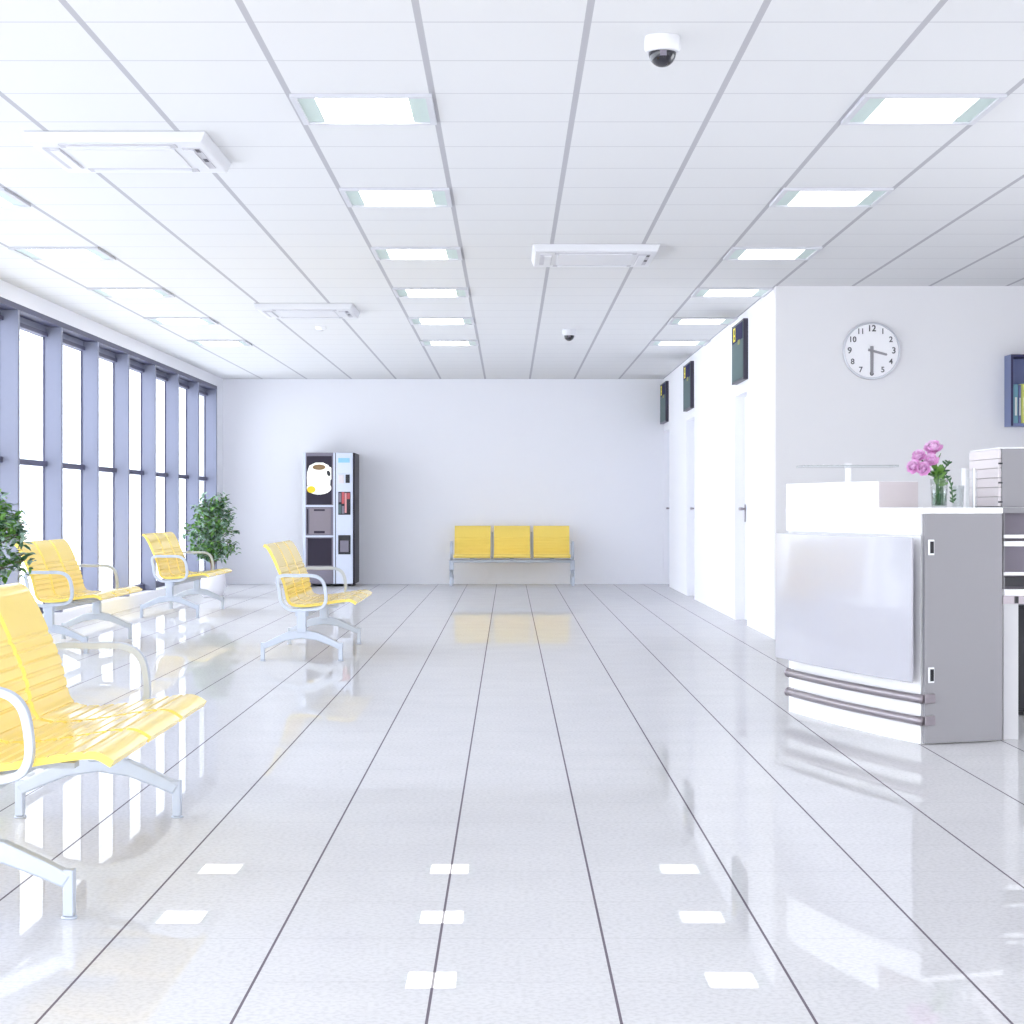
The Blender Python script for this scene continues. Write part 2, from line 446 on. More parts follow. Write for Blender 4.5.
def rib_seat(p, L):
    if p.x > 0.33: return 0.0
    k = (p.x + 0.08) / 0.046
    f = k - math.floor(k)
    return 0.004 if f < 0.18 else 0.0

def make_bench():
    t = thing('waiting_bench', '', 'bench', group='yellow three-seat waiting benches')
    n_back = next(i for i, p in enumerate(SM) if p.z < 0.415)
    for c in (-0.525, 0.0, 0.525):
        y0, y1 = c-0.2395, c+0.2395
        obj('backrest', shell(SM[:n_back+1], y0, y1, 0.020, rib_back), M['yellow'], t)
        obj('seat', shell(SM[n_back:], y0, y1, 0.020, rib_seat), M['yellow'], t)
    bm = bmesh.new(); box(bm, -0.045, 0.045, -0.80, 0.80, 0.300, 0.345)
    bb = obj('beam', bm, M['bench_metal'], t, bevel=0.006)
    for yy in (-0.525, 0, 0.525):
        obj('seat_bracket', B(-0.09, 0.22, yy-0.03, yy+0.03, 0.345, 0.360), M['bench_metal'], bb)
    P = smooth_path([(-0.075, 0, 0.34), (-0.125, 0, 0.38), (-0.142, 0, 0.47), (-0.20, 0, 0.62), (-0.235, 0, 0.70)], 6)
    for yy in (-0.2625, 0.2625):
        bm = bmesh.new()
        sweep(bm, [p+Vector((-0.012, yy, 0)) for p in P], [(-0.006, -0.014), (0.006, -0.014), (0.006, 0.014), (-0.006, 0.014)], up=(0, 1, 0))
        obj('back_support', bm, M['bench_metal'], bb)
    for s in (-1, 1):
        yy = s*0.80
        path = smooth_path([(-0.155, yy, 0.565), (-0.03, yy, 0.574), (0.085, yy, 0.571), (0.140, yy, 0.535), (0.160, yy, 0.46),
                            (0.158, yy, 0.395), (0.125, yy, 0.358), (0.03, yy, 0.345), (-0.075, yy, 0.345), (-0.135, yy, 0.395), (-0.150, yy, 0.47)], 7, closed=True)
        bm = bmesh.new()
        sweep(bm, path, [(-0.010, -0.016), (0.010, -0.016), (0.012, -0.010), (0.012, 0.010), (0.010, 0.016), (-0.010, 0.016)], closed=True, up=(0, 1, 0))
        obj('armrest', bm, M['bench_metal'], t, smooth=False)
        bm = bmesh.new()
        up_ = [(-0.272, 0.112), (-0.20, 0.150), (-0.10, 0.196), (0, 0.215), (0.10, 0.196), (0.20, 0.150), (0.272, 0.112)]
        dn_ = [(0.250, 0.080), (0.19, 0.106), (0.10, 0.140), (0.0, 0.155), (-0.10, 0.140), (-0.19, 0.106), (-0.250, 0.080)]
        prism(bm, up_ + dn_, 'y', yy-0.022, yy+0.022)
        box(bm, -0.032, 0.032, yy-0.03, yy+0.03, 0.19, 0.335)
        lg = obj('leg', bm, M['bench_metal'], t, bevel=0.006)
        for q in (-1, 1):
            bm = bmesh.new()
            box(bm, q*0.262-0.013, q*0.262+0.013, yy-0.02, yy+0.02, 0.008, 0.125)
            lathe(bm, [(0, 0), (0.021, 0), (0.020, 0.007), (0, 0.008)], 16, (q*0.262, yy, 0))
            obj('foot', bm, M['bench_metal'], lg, bevel=0.003)
    return t
b0 = make_bench(); b0.location = (-1.37, 5.73, 0)
b0['label'] = 'yellow three-seat waiting bench in the left foreground, cut by the frame edge'
dup_thing(b0, (-3.245, 14.60, 0), 0, 'yellow three-seat waiting bench by the windows, behind the nearer potted plant')
dup_thing(b0, (-3.175, 19.10, 0), 0, 'yellow three-seat waiting bench by the windows, in front of the farther potted plant')
dup_thing(b0, (-1.395, 13.97, 0), 0, 'yellow three-seat waiting bench seen sideways in front of the vending machine')
dup_thing(b0, (0.040, 25.90, 0), -PI/2, 'yellow three-seat waiting bench facing forward against the end wall')

# ------------------------------------------------------------------ potted plants
def make_plant(name, label, loc, seed):
    R = random.Random(seed)
    t = thing(name, label, 'plant', loc, group='bushy potted plants by the windows')
    bm = bmesh.new()
    lathe(bm, [(0, 0), (0.095, 0), (0.125, 0.03), (0.150, 0.12), (0.153, 0.20), (0.140, 0.265), (0.146, 0.285), (0.136, 0.285), (0.13, 0.25), (0, 0.25)], 36)
    p = obj('pot', bm, M['pot'], t, smooth=True)
    bm = bmesh.new(); lathe(bm, [(0, 0.251), (0.129, 0.251), (0.09, 0.262), (0, 0.266)], 24); obj('soil', bm, M['soil'], p)
    bm = bmesh.new()
    tips = []
    for k in range(3):
        a = k*2.1+0.4
        P = smooth_path([(0.012*math.cos(a), 0.012*math.sin(a), 0.25), (0.02*math.cos(a+1.5), 0.02*math.sin(a+1.5), 0.42), (0.03*math.cos(a), 0.03*math.sin(a), 0.60), (0.07*math.cos(a), 0.07*math.sin(a), 0.86)], 6)
        sweep(bm, P, circ(0.013, 8), scale=[1-0.6*i/len(P) for i in range(len(P))])
    for k in range(46):
        z = R.uniform(0.46, 1.06); a = R.uniform(0, 2*PI); u = (z-0.40)/0.78
        r = (0.16+0.17*math.sin(min(1, u*1.15)*PI)**0.7)*R.uniform(0.75, 1.0)
        if z > 0.95: r *= 0.75
        s0 = Vector((0.02*math.cos(a), 0.02*math.sin(a), z-0.12)); e0 = Vector((r*math.cos(a), r*math.sin(a), z+R.uniform(0.0, 0.1)))
        mid = (s0+e0)/2 + Vector((0, 0, 0.04)); P = smooth_path([s0, mid, e0], 5)
        sweep(bm, P, circ(0.0035, 5)); tips.append(P)
    obj('trunk', bm, M['bark'], t, smooth=True)
    bm = bmesh.new()
    def leaf(pos, d, size, mi):
        d = d.normalized(); side = d.cross(Vector((R.uniform(-.4, .4), R.uniform(-.4, .4), 1))).normalized(); up = side.cross(d)
        w = size*0.27
        v = [bm.verts.new(pos + d*(size*a) + side*(w*b) + up*(size*c)) for a, b, c in
             ((0, 0, 0), (.3, 1, .06), (.68, .8, .02), (1, 0, -.12), (.68, -.8, .02), (.3, -1, .06), (.35, 0, -.03), (.7, 0, -.06))]
        for f in ((0, 1, 6), (1, 2, 7, 6), (2, 3, 7), (0, 6, 5), (6, 7, 4, 5), (7, 3, 4)):
            bm.faces.new([v[i] for i in f]).material_index = mi
    for P in tips:
        for k in range(46):
            q = R.choice(P[3:]); d = Vector((R.gauss(0, 1), R.gauss(0, 1), R.gauss(-0.15, 0.6)))
            if d.length < 0.1: continue
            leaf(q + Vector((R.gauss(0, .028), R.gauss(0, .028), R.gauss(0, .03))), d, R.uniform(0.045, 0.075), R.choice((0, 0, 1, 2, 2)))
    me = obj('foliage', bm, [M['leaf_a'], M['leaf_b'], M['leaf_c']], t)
    return t
make_plant('potted_plant', 'bushy green potted plant at the left frame edge behind the foreground bench', (-3.47, 12.75, 0), 3)
make_plant('potted_plant', 'bushy green plant in round white pot near the far window corner', (-3.41, 22.5, 0), 11)

# ------------------------------------------------------------------ vending machine
t = thing('vending_machine', 'grey and silver coffee vending machine with a cup picture against the end wall', 'vending machine', (-2.35, 25.52, 0))
W2 = 0.335; H = 1.745
bm = bmesh.new(); box(bm, -W2, W2, 0.0, 0.78, 0.03, H)
obj('cabinet', bm, M['dark_purple'], t, bevel=0.006)
for x, yy in ((-0.27, 0.06), (0.27, 0.06), (-0.27, 0.70), (0.27, 0.70)):
    bm = bmesh.new(); lathe(bm, [(0, 0), (0.025, 0), (0.025, 0.03), (0, 0.03)], 12, (x, yy, 0))
    obj('foot_pad', bm, M['black'], t)
bm = bmesh.new(); box(bm, -W2, 0.085, -0.03, 0.0, 0.035, H)
dr = obj('front_door', bm, M['machine_grey'], t, bevel=0.005)
for a in ((-W2, -0.30, -0.034, -0.03, 0.035, H), (0.06, 0.085, -0.034, -0.03, 0.035, H), *[(-0.30, 0.06, -0.040, -0.03, z-0.012, z+0.012) for z in (1.05, 0.655, 0.24)]):
    obj('door_trim', B(*a), M['silver'], dr)
def plate(name, m, x0, x1, z0, z1, y=-0.034, parent=dr, bev=0.008):
    return obj(name, B(x0, x1, y-0.004, y+0.004, z0, z1), m, parent, bevel=bev)
pic = plate('picture_panel', M['dark_purple'], -0.285, 0.04, 1.07, 1.70)
def disc(name, m, cx, cz, rx, rz, y, parent, n=32, rot=0):
    bm = bmesh.new(); pts = []
    for k in range(n):
        a = 2*PI*k/n; u, v = rx*math.cos(a), rz*math.sin(a)
        pts.append((cx+u*math.cos(rot)-v*math.sin(rot), cz+u*math.sin(rot)+v*math.cos(rot)))
    prism(bm, pts, 'y', y-0.001, y+0.001)
    return obj(name, bm, m, parent)
bm = bmesh.new()                                   # printed cup, saucer and handle
def flat(pts, y): prism(bm, pts, 'y', y-0.001, y+0.001)
flat([(-0.125+0.160*math.cos(2*PI*k/36), 1.285+0.085*math.sin(2*PI*k/36)) for k in range(36)], -0.0395)
flat([(-0.275, 1.50), (-0.25, 1.575), (-0.17, 1.615), (-0.07, 1.615), (0.0, 1.58), (0.02, 1.51), (0.025, 1.42), (0.02, 1.33), (-0.02, 1.26), (-0.125, 1.22), (-0.24, 1.26), (-0.278, 1.33), (-0.282, 1.42)], -0.0405)
flat([(0.0, 1.565), (0.034, 1.55), (0.036, 1.40), (0.0, 1.36)], -0.0400)
obj('printed_cup', bm, M['cream'], pic)
disc('printed_coffee', M['coffee'], -0.125, 1.555, 0.085, 0.036, -0.0425, pic)
disc('printed_handle_gap', M['black'], 0.0, 1.475, 0.022, 0.038, -0.0425, pic, rot=0.3)
disc('printed_lemon', M['lemon'], -0.225, 1.265, 0.055, 0.045, -0.0425, pic)
s2 = plate('screen', M['screen_grey'], -0.25, 0.03, 0.68, 1.02)
for a in ((-0.19, -0.05, -0.041, -0.037, 0.985, 1.008), (-0.19, -0.05, -0.041, -0.037, 0.695, 0.725), (-0.285, -0.268, -0.041, -0.03, 0.69, 1.01)):
    obj('screen_bar', B(*a), M['dark_purple'], s2)
plate('lower_panel', M['dark_purple'], -0.275, 0.04, 0.275, 0.63, bev=0.02)
plate('kick_panel', M['machine_grey'], -0.285, 0.045, 0.05, 0.215)
bm = bmesh.new(); box(bm, 0.095, 0.315, -0.035, 0.0, 0.035, H)
sp = obj('service_panel', bm, M['silver'], t, bevel=0.006)
plate('name_label', M['pale_blue'], 0.125, 0.275, 1.615, 1.675, -0.037, sp, 0.0)
k1 = plate('payment_panel', M['silver'], 0.12, 0.28, 1.325, 1.475, -0.037, sp)
plate('coin_slot', M['dark'], 0.22, 0.275, 1.35, 1.46, -0.041, k1)
plate('keypad', M['pink_grey'], 0.13, 0.20, 1.345, 1.455, -0.041, k1)
k2 = plate('drink_window', M['dark'], 0.125, 0.285, 0.935, 1.235, -0.037, sp)
for x0, x1, z0, z1, mm in ((0.130, 0.165, 1.10, 1.22, 'machine_grey'), (0.172, 0.205, 1.08, 1.23, 'red'), (0.21, 0.235, 0.96, 1.22, 'pink_print'), (0.24, 0.278, 1.14, 1.22, 'red'), (0.130, 0.165, 0.95, 1.07, 'teal_grey'), (0.172, 0.205, 0.95, 1.05, 'machine_grey')):
    plate('drink_sample', M[mm], x0, x1, z0, z1, -0.041, k2, 0.0)
k3 = plate('dispensing_hatch', M['black'], 0.125, 0.285, 0.42, 0.67, -0.037, sp, 0.012)
plate('hatch_flap', M['machine_grey'], 0.15, 0.26, 0.45, 0.60, -0.041, k3)

# ------------------------------------------------------------------ queue signs above the doors
def make_sign():
    t = thing('display_sign', '', 'sign', group='dark display signs above the doors')
    bm = bmesh.new(); box(bm, -0.042, 0.0, -0.42, 0.42, 0.0, 0.53); obj('case', bm, M['navy_dark'], t, bevel=0.004)
    s = obj('screen', B(-0.046, -0.041, -0.40, 0.40, 0.02, 0.51), M['teal_grey'], t)
    obj('screen_header', B(-0.048, -0.045, -0.39, 0.39, 0.36, 0.505), M['navy'], s)
    obj('end_trim', B(-0.047, -0.0, 0.40, 0.425, 0.0, 0.53), M['machine_grey'], s)
    bm = bmesh.new()                               # segment digit
    for a in ((0.13, 0.28, 0.480, 0.497), (0.13, 0.28, 0.418, 0.435), (0.13, 0.28, 0.375, 0.392)): box(bm, -0.050, -0.047, *a)
    box(bm, -0.050, -0.047, 0.24, 0.28, 0.375, 0.497); box(bm, -0.050, -0.047, 0.13, 0.165, 0.375, 0.497)
    obj('digit', bm, M['sign_yellow'], s)
    bm = bmesh.new(); box(bm, -0.050, -0.045, -0.20, -0.06, 0.325, 0.365); obj('lower_digit', bm, M['sign_olive'], s)
    return t
s0 = make_sign(); s0.location = (XD, 17.43, 2.15); s0['label'] = 'dark display sign with yellow digit above the door nearest the reception desk'
dup_thing(s0, (XD, 22.40, 2.15), 0, 'dark display sign with yellow digit above the middle door')
dup_thing(s0, (XD, 25.89, 2.15), 0, 'dark display sign with yellow digit above the farthest door by the end wall')

# ------------------------------------------------------------------ wall clock
t = thing('wall_clock', 'round white wall clock with grey hands showing half past three', 'clock', (2.822, YK, 2.253))
def lathe_y(prof, seg=48):
    bm = bmesh.new(); lathe(bm, prof, seg); bm.transform(Matrix.Rotation(PI/2, 4, 'X')); return bm
obj('rim', lathe_y([(0, 0), (0.222, 0), (0.226, 0.02), (0.222, 0.040), (0.212, 0.042), (0.208, 0.030), (0, 0.030)]), M['clock_rim'], t, smooth=True).modifiers.new('edge', 'EDGE_SPLIT')
face = obj('face', lathe_y([(0, 0.0305), (0.208, 0.0305), (0.208, 0.033), (0, 0.033)]), M['clock_face'], t)
def text_mesh(name, s, size, loc, m, parent):
    cu = bpy.data.curves.new(name, 'FONT'); cu.body = s; cu.size = size; cu.align_x = 'CENTER'; cu.align_y = 'CENTER'; cu.extrude = 0.0008; cu.offset = size*0.02
    o = bpy.data.objects.new(name, cu); COL.objects.link(o)
    me = bpy.data.meshes.new_from_object(o.evaluated_get(bpy.context.evaluated_depsgraph_get()))
    bpy.data.objects.remove(o); bpy.data.curves.remove(cu)
    me.name = name; me.materials.clear(); me.materials.append(m)
    me.transform(Matrix.Translation(loc) @ Matrix.Rotation(PI/2, 4, 'X'))
    o = bpy.data.objects.new(name, me); COL.objects.link(o); o.parent = parent
    return o
for k in range(1, 13):
    a = PI/2 - k*PI/6
    text_mesh('numeral', str(k), 0.060 if k % 3 else 0.068, (0.172*math.cos(a), -0.0345, 0.172*math.sin(a)), M['numeral'], face)
def clock_hand(name, ang, L, w, tail, y):
    bm = bmesh.new(); prism(bm, [(-w*0.55, -tail), (w*0.55, -tail), (w*0.5, L*0.95), (0, L), (-w*0.5, L*0.95)], 'y', y-0.001, y+0.001)
    bm.transform(Matrix.Rotation(ang, 4, 'Y')); return obj(name, bm, M['hand'], t)
clock_hand('hour_hand', math.radians(105), 0.125, 0.018, 0.03, -0.037)
clock_hand('minute_hand', math.radians(180), 0.185, 0.024, 0.035, -0.040)
obj('hub', lathe_y([(0, 0.034), (0.014, 0.034), (0.014, 0.044), (0, 0.045)], 16), M['hand'], t)

# ------------------------------------------------------------------ blue wall shelf and binders
t = thing('wall_shelf', 'slate blue open wall shelf at the right frame edge', 'shelf', (3.862, YK, 1.660))
SW, SD, SH = 0.85, 0.20, 0.552
obj('side_panel', B(0, 0.018, -SD, 0, 0, SH), M['blue_side'], t)
obj('side_panel', B(SW-0.018, SW, -SD, 0, 0, SH), M['blue_side'], t)
obj('top_panel', B(0.018, SW-0.018, -SD, 0, SH-0.022, SH), M['blue_dark'], t)
obj('bottom_panel', B(0.018, SW-0.018, -SD, 0, 0, 0.022), M['blue_side'], t)
obj('back_panel', B(0.018, SW-0.018, -0.012, 0, 0.022, SH-0.022), M['blue'], t)
obj('front_edging', B(0.0, 0.016, -SD-0.004, -SD, 0, SH), M['blue_dark'], t)
bx = 3.862+0.022
BIND = [('teal', 0.040, 0.300, 'teal binder standing first from the left on the blue shelf'), ('violet', 0.022, 0.296, 'narrow violet binder between the teal and yellow-green binders'),
        ('olive', 0.060, 0.304, 'yellow-green binder with pale spine label on the blue shelf'), ('teal', 0.05, 0.298, 'teal binder right of the yellow-green binder on the blue shelf')]
for c, w, h, lab in BIND:
    b = thing('binder', lab, 'binder', (bx, YK-SD+0.012, 1.682), group='binders on the blue wall shelf')
    obj('cover', B(0, w-0.003, 0, 0.165, 0, h), M[c], b, bevel=0.003)
    obj('spine_label', B(0.3*w, 0.7*w, -0.0015, 0.001, 0.06, h-0.10), M['paper'], b)
    bx += w

# ------------------------------------------------------------------ reception counter
Pa, Pb, Pc = Vector((1.810, 8.52)), Vector((1.552, 9.214)), Vector((1.42, 9.94))
def cv(t): return Pa*(1-t)**2 + Pb*(2*t*(1-t)) + Pc*t*t
def cn(t):
    d = (Pb-Pa)*(2*(1-t)) + (Pc-Pb)*(2*t); d.normalize(); return Vector((d.y, -d.x))     # pointing inwards, to the right
def band(o0, o1, z0, z1, t0=0.0, t1=1.0, n=28):
    bm = bmesh.new(); ring = []
    for k in range(n+1):
        u = t0+(t1-t0)*k/n; a = cv(u)+cn(u)*o0; b = cv(u)+cn(u)*o1
        ring.append([bm.verts.new((p.x, p.y, z)) for p, z in ((a, z0), (b, z0), (b, z1), (a, z1))])
    for r, s in zip(ring, ring[1:]):
        for k in range(4): bm.faces.new((r[k], r[(k+1) % 4], s[(k+1) % 4], s[k]))
    bm.faces.new(ring[0]); bm.faces.new(ring[-1][::-1])
    return bm
rc = thing('reception_counter', 'white curved reception counter with grey end panel and two steel rails', 'reception desk', (0, 0, 0))
obj('body', band(0.002, 0.39, 0.0, 0.916, 0.022, 1.0), M['white'], rc)
obj('fascia', band(-0.012, 0.10, 0.914, 1.008, 0.012, 1.0), M['white'], rc, bevel=0.002)
obj('countertop', band(-0.014, 0.398, 1.008, 1.034, -0.006, 1.0), M['white'], rc, bevel=0.003)
pn = obj('front_panel', band(-0.056, -0.044, 0.272, 0.905, 0.012, 1.03), M['panel'], rc, bevel=0.003)
pn['label'] = 'frosted lilac curved panel'
for u in (0.14, 0.5, 0.93):
    for z in (0.36, 0.80):
        a, b = cv(u)-cn(u)*0.050, cv(u)+cn(u)*0.01
        bm = bmesh.new(); sweep(bm, [(a.x, a.y, z), (b.x, b.y, z)], circ(0.012, 12))
        obj('spacer', bm, M['chrome'], pn)
ep = bmesh.new()
d = (Pb-Pa).normalized(); n0 = cn(0)
def ept(s, q, z): p = Pa + n0*s + d*q; return (p.x, p.y, z)
def ebox(bm, s0, s1, q0, q1, z0, z1):
    v = [bm.verts.new(ept(*p)) for p in ((s0,q0,z0),(s1,q0,z0),(s1,q1,z0),(s0,q1,z0),(s0,q0,z1),(s1,q0,z1),(s1,q1,z1),(s0,q1,z1))]
    for f in ((0,3,2,1),(4,5,6,7),(0,1,5,4),(1,2,6,5),(2,3,7,6),(3,0,4,7)): bm.faces.new([v[i] for i in f])
ebox(ep, 0.0, 0.396, -0.004, 0.018, 0.006, 1.007)
e = obj('end_panel', ep, M['grey_panel'], rc, bevel=0.002); e['label'] = 'plain grey end panel'
for z in (0.835, 0.278):
    bm = bmesh.new(); ebox(bm, 0.014, 0.044, -0.010, -0.004, z-0.008, z+0.060); br = obj('bracket', bm, M['white_gloss'], e, bevel=0.002)
    bm = bmesh.new(); ebox(bm, 0.022, 0.040, -0.012, -0.0095, z, z+0.052); obj('bracket_slot', bm, M['black'], br)
for z in (0.202, 0.106):
    path = []
    for k in range(31):
        u = -0.012 + 0.962*k/30; p = cv(u)-cn(u)*0.024; path.append((p.x, p.y, z))
    bm = bmesh.new(); sweep(bm, path, circ(0.020, 14))
    rl = obj('rail', bm, M['chrome'], rc, smooth=True)
    bm = bmesh.new(); ebox(bm, -0.012, 0.040, -0.026, -0.004, z-0.019, z+0.022)
    obj('end_clip', bm, M['chrome'], rl, bevel=0.003)
    bm = bmesh.new(); p = cv(0.95)-cn(0.95)*0.024; q = cv(0.95)+cn(0.95)*0.004
    sweep(bm, [(p.x, p.y, z), (q.x, q.y, z)], circ(0.017, 12)); 
    bmesh.ops.create_icosphere(bm, subdivisions=2, radius=0.024, matrix=Matrix.Translation((path[-1][0], path[-1][1], z)))
    obj('end_knob', bm, M['chrome'], rl, smooth=True)
rl = obj('raised_ledge', band(-0.012, 0.19, 1.034, 1.154, 0.257, 1.0), M['white'], rc, bevel=0.002)
obj('ledge_end_shade', band(-0.010, 0.188, 1.034, 1.152, 0.251, 0.2568, 1), M['ledge_shade'], rl)  # thin plate added to carry the painted shade of this end
# glass shelf on posts above the raised ledge
gs = thing('glass_shelf', 'small clear glass shelf on one white post above the reception counter', 'shelf', (0, 0, 0))
obj('glass_plate', B(1.405, 1.86, 9.33, 9.58, 1.228, 1.238), M['clear'], gs, bevel=0.002)
bm = bmesh.new(); lathe(bm, [(0, 1.1545), (0.022, 1.1545), (0.022, 1.159), (0.0145, 1.161), (0.0145, 1.222), (0.022, 1.2275), (0, 1.2275)], 18, (1.63, 9.40, 0))
po = obj('post', bm, M['white_gloss'], gs)
bm = bmesh.new(); lathe(bm, [(0, 1.2385), (0.018, 1.2385), (0.018, 1.246), (0, 1.247)], 18, (1.63, 9.40, 0)); obj('post_cap', bm, M['white_gloss'], po)
# ------------------------------------------------------------------ flowers on the counter
VX, VY, VZ = 1.935, 8.80, 1.034
v = thing('glass_vase', 'clear glass vase of water with flower stems on the reception counter', 'vase', (VX, VY, VZ))
bm = bmesh.new(); lathe(bm, [(0, 0), (0.032, 0), (0.034, 0.004), (0.036, 0.06), (0.040, 0.128), (0.0378, 0.128), (0.0335, 0.06), (0.0315, 0.010), (0, 0.008)], 32)
obj('glass_body', bm, M['clear'], v, smooth=True)
bm = bmesh.new(); lathe(bm, [(0, 0.0085), (0.031, 0.0105), (0.0330, 0.065), (0, 0.065)], 28); obj('water', bm, M['water'], v, smooth=True)
def petal(bm, base, d, up, L, w, curl, mi):
    side = d.cross(up).normalized(); rows = []
    for i in range(5):
        s = i/4; ww = w*math.sin(PI*(0.18+0.72*s))*1.0
        c = base + d*(L*s*(1-0.25*curl*s)) + up*(L*curl*s*s)
        rows.append([bm.verts.new(c + side*(ww*k) + up*(abs(k)*ww*0.5*curl)) for k in (-1, -0.4, 0.4, 1)])
    for a, b in zip(rows, rows[1:]):
        for k in range(3): bm.faces.new((a[k], a[k+1], b[k+1], b[k])).material_index = mi
def flower(px, py, dy, rad, label, seed):
    R = random.Random(seed); Yd = VY+dy
    hx = (px-509)*Yd/F; hz = CAMZ-(py-507)*Yd/F
    f = thing('peony', label, 'flower', (hx, Yd, hz), group='pink peonies in the glass vase')
    bm = bmesh.new(); off = Vector((VX-hx, VY-Yd, VZ-hz))
    axis = (Vector((0, 0, 0.0)) - (off + Vector((0, 0, 0.13)))).normalized(); axis = (axis + Vector((0, -0.7, 0.1))).normalized()
    q = Vector((0, 0, 1)).rotation_difference(axis)
    for ring, (n, el, L, cl) in enumerate(((5, 1.35, .62, .15), (6, 1.1, .75, .35), (8, .75, .92, .45), (9, .35, 1.0, .5), (8, -.15, .95, .55))):
        for k in range(n):
            a = 2*PI*(k+R.uniform(-.25, .25))/n + ring*0.4; e = el+R.uniform(-.15, .15)
            dd = Vector((math.cos(a)*math.cos(e), math.sin(a)*math.cos(e), math.sin(e))); uu = Vector((-math.cos(a)*math.sin(e), -math.sin(a)*math.sin(e), math.cos(e)))
            petal(bm, q @ (dd*rad*0.08), q @ dd, q @ uu, rad*L, rad*0.46, cl, 1 if (ring == 4 or R.random() < .28) else 0)
    obj('bloom', bm, [M['petal'], M['petal_deep']], f, smooth=True)
    s = R.uniform(-.015, .015)
    P = smooth_path([axis*(-rad*0.2), off*0.30 + Vector((0, 0, 0.035)), off + Vector((s*0.8, 0, 0.118)), off + Vector((s, R.uniform(-.014, .014), 0.013))], 7)
    bm = bmesh.new(); sweep(bm, P, circ(0.0034, 7)); obj('stem', bm, M['stem'], f, smooth=True)
    bm = bmesh.new()
    for k in range(4):
        b = P[R.randint(6, 15)]; d2 = Vector((R.uniform(-1, 1), R.uniform(-1, .4), R.uniform(-.1, 1))).normalized()
        petal(bm, b, d2, Vector((0, 0, 1)).cross(d2).cross(d2).normalized()*-1, R.uniform(.035, .055), .009, .2, 0)
    obj('leaf', bm, M['leaf_a'] if seed % 2 else M['leaf_b'], f, smooth=True)
flower(933.5, 451.0, 0.00, 0.046, 'pink peony bloom highest in the glass vase', 1)
flower(920.0, 458.0, -0.01, 0.037, 'pink peony bloom at upper left in the glass vase', 2)
flower(915.0, 467.5, -0.03, 0.036, 'pink peony bloom lowest at far left in the glass vase', 3)
flower(931.5, 461.5, -0.035, 0.036, 'pink peony bloom just below the highest one', 4)
flower(924.5, 469.5, -0.045, 0.036, 'darker pink peony bloom low in the middle of the bunch', 5)
# green sprigs leaning right
def sprig(label, pts, n, size, m, seed):
    R = random.Random(seed); s = thing('leafy_sprig', label, 'foliage', (VX, VY, VZ), group='green sprigs in the glass vase')
    P = smooth_path(pts, 8); bm = bmesh.new(); sweep(bm, P, circ(0.0028, 6)); obj('stem', bm, M['stem'], s, smooth=True)
    bm = bmesh.new()
    for k in range(n):
        b = P[int(len(P)*(0.35+0.62*k/n))]; d2 = Vector(((-1)**k*0.6+R.uniform(-.3, .5), R.uniform(-.5, .5), R.uniform(0, .9))).normalized()
        petal(bm, b, d2, Vector((0, -1, 0.4)).normalized(), size*R.uniform(.8, 1.2), size*.24, .2, 0)
    obj('leaf', bm, m, s, smooth=True)
sprig('green leafy sprig rising to the right of the peonies', [(-.01, 0, .014), (.005, -.01, .10), (.020, -.01, .165), (.044, -.01, .212)], 12, .024, M['leaf_b'], 5)
sprig('dark leafy sprig drooping over the right side of the vase', [(-.012, .01, .014), (.012, 0, .115), (.030, -.01, .135), (.050, -.012, .105), (.058, -.012, .045), (.060, -.012, .020)], 14, .020, M['leaf_b'], 6)
sprig('short bright green sprig in the middle of the vase', [(0, 0, .014), (-.006, -.012, .10), (-.008, -.02, .155), (-.012, -.022, .172)], 16, .038, M['leaf_a'], 9)
# clear tumbler and brochure holder beside the vase
g = thing('glass_tumbler', 'small clear glass tumbler right of the flower vase', 'glass', (2.028, 8.84, 1.034))
bm = bmesh.new(); lathe(bm, [(0, 0), (0.024, 0), (0.030, 0.10), (0.0285, 0.10), (0.0225, 0.006), (0, 0.006)], 28); obj('glass_body', bm, M['clear'], g, smooth=True)
g = thing('brochure_holder', 'thin clear upright leaflet holder with white edges beside the drawer cabinet', 'leaflet holder', (2.075, 8.86, 1.034))
bm = bmesh.new(); box(bm, -0.006, 0.046, 0.0, 0.003, 0.0, 0.170); box(bm, -0.006, 0.046, 0.0, 0.05, 0.0, 0.004); obj('plate', bm, M['clear'], g)
obj('edge_strip', B(-0.022, -0.006, -0.001, 0.02, 0.0, 0.178), M['white_gloss'], g); obj('edge_strip', B(0.028, 0.036, -0.001, 0.02, 0.0, 0.180), M['white_gloss'], g)

# ------------------------------------------------------------------ back-office furniture at the right frame edge
D0 = 8.72
sh = thing('desk_shelf_unit', 'grey open shelf unit with white boards right of the reception counter', 'shelf', (2.205, D0, 0.670))
SWd = 0.9
obj('back_panel', B(0, SWd, 0.05, 0.068, 0.0, 0.34), M['mid_grey'], sh)
obj('top_board', B(0, SWd, 0.0, 0.55, 0.340, 0.364), M['grey_panel'], sh)
for z0, z1 in ((0.228, 0.243), (0.192, 0.214), (0.062, 0.076)): obj('board', B(0, SWd, -0.004, 0.05, z0, z1), M['white'], sh)
obj('side_panel', B(0, 0.006, 0.0, 0.55, 0, 0.34), M['grey_panel'], sh); obj('side_panel', B(SWd-0.02, SWd, 0, 0.55, 0, 0.34), M['grey_panel'], sh)
obj('shaded_gap_strip', B(0.006, SWd-0.02, 0.02, 0.05, 0.012, 0.052), M['dark'], sh)  # dark strip standing in for the shaded gap above the desktop
dk = thing('office_desk', 'white desk with side leg panel right of the reception counter', 'desk', (2.205, D0, 0))
obj('desktop', B(0, 1.3, -0.01, 0.75, 0.642, 0.670), M['white'], dk, bevel=0.002)
obj('leg_panel', B(0, 0.066, 0.0, 0.70, 0, 0.605), M['desk_white'], dk, bevel=0.002)
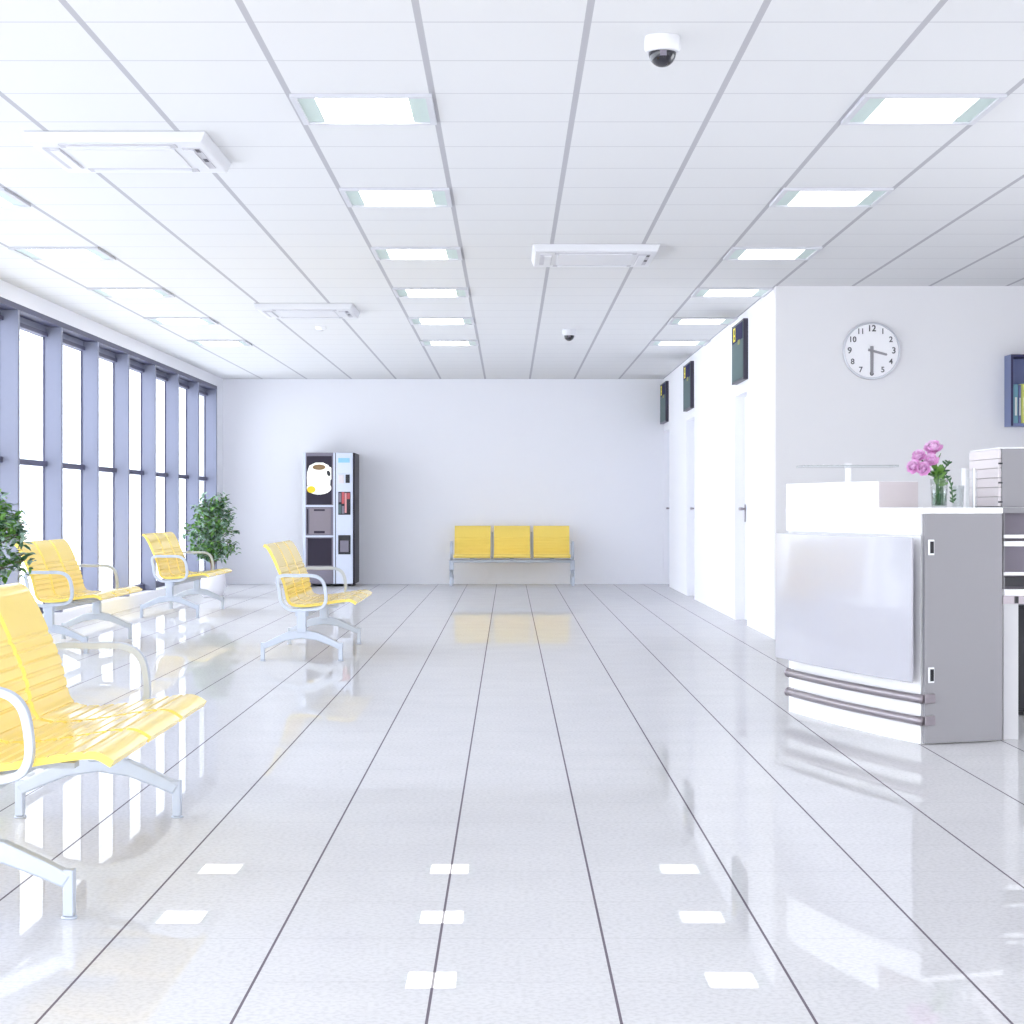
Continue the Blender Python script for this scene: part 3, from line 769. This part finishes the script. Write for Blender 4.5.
obj('leg_panel', B(1.22, 1.286, 0.0, 0.70, 0, 0.605), M['desk_white'], dk, bevel=0.002)
r = obj('support_rail', B(0, 1.28, 0.004, 0.05, 0.605, 0.642), M['chrome'], dk)
obj('bolt', B(0.05, 0.066, -0.004, 0.006, 0.608, 0.638), M['black'], r)
dc = thing('drawer_cabinet', 'tall grey cabinet with white drawer fronts standing above the desk shelves', 'cabinet', (2.195, D0+0.02, 1.036))
obj('carcass', B(0.008, 0.5, 0, 0.57, 0.0, 0.262), M['grey_panel'], dc, bevel=0.002)
obj('top_plate', B(0.0, 0.5, 0.0, 0.57, 0.2625, 0.268), M['white'], dc)
for k in range(6):
    z0 = 0.004+k*0.043; dd = obj('drawer', B(-0.006, 0.008, 0.012, 0.564, z0, z0+0.0415), M['pink_grey'], dc, bevel=0.003)
    if k in (0, 2, 4): obj('knob', B(-0.008, 0.010, -0.003, 0.008, z0+0.016, z0+0.023), M['dark'], dd)
pc = thing('computer_case', 'black upright computer case under the desk at the right frame edge', 'computer', (2.56, 9.72, 0))
obj('case_body', B(-0.04, 0.20, 0, 0.45, 0.02, 0.55), M['black'], pc, bevel=0.006)
obj('front_cover', B(-0.035, 0.195, -0.012, 0.0, 0.03, 0.54), M['dark'], pc, bevel=0.006)
for x in (-0.01, 0.17):
    for yy in (0.05, 0.40):
        bm = bmesh.new(); lathe(bm, [(0, 0), (0.018, 0), (0.018, 0.02), (0, 0.02)], 10, (x, yy, 0)); obj('rubber_foot', bm, M['dark'], pc)

# ------------------------------------------------------------------ light, world, camera
w = bpy.data.worlds.new('bright_overcast'); scene.world = w; w.use_nodes = True
bg = w.node_tree.nodes['Background']; bg.inputs[0].default_value = (0.925, 0.96, 1.0, 1); bg.inputs[1].default_value = 4.0
def area(name, loc, rot, sx, sy, power, color=(1, 1, 1)):
    l = bpy.data.lights.new(name, 'AREA'); l.shape = 'RECTANGLE'; l.size = sx; l.size_y = sy; l.energy = power; l.color = color
    o = bpy.data.objects.new(name, l); COL.objects.link(o); o.location = loc; o.rotation_euler = rot
    return o

cd = bpy.data.cameras.new('view_camera'); co = bpy.data.objects.new('view_camera', cd); COL.objects.link(co)
co.location = (0, 0, CAMZ); co.rotation_euler = (PI/2, 0, 0)
cd.sensor_width = 36; cd.sensor_fit = 'HORIZONTAL'; cd.lens = 36*F/1024
cd.shift_x = 3/1024; cd.shift_y = -5/1024; cd.clip_end = 200
scene.camera = co
scene.view_settings.view_transform = 'Standard'
scene.view_settings.look = 'None'
scene.view_settings.exposure = 0.28
scene.cycles.use_denoising = True
scene.cycles.max_bounces = 10
scene.cycles.diffuse_bounces = 8
scene.cycles.transparent_max_bounces = 12
scene.cycles.sample_clamp_indirect = 8
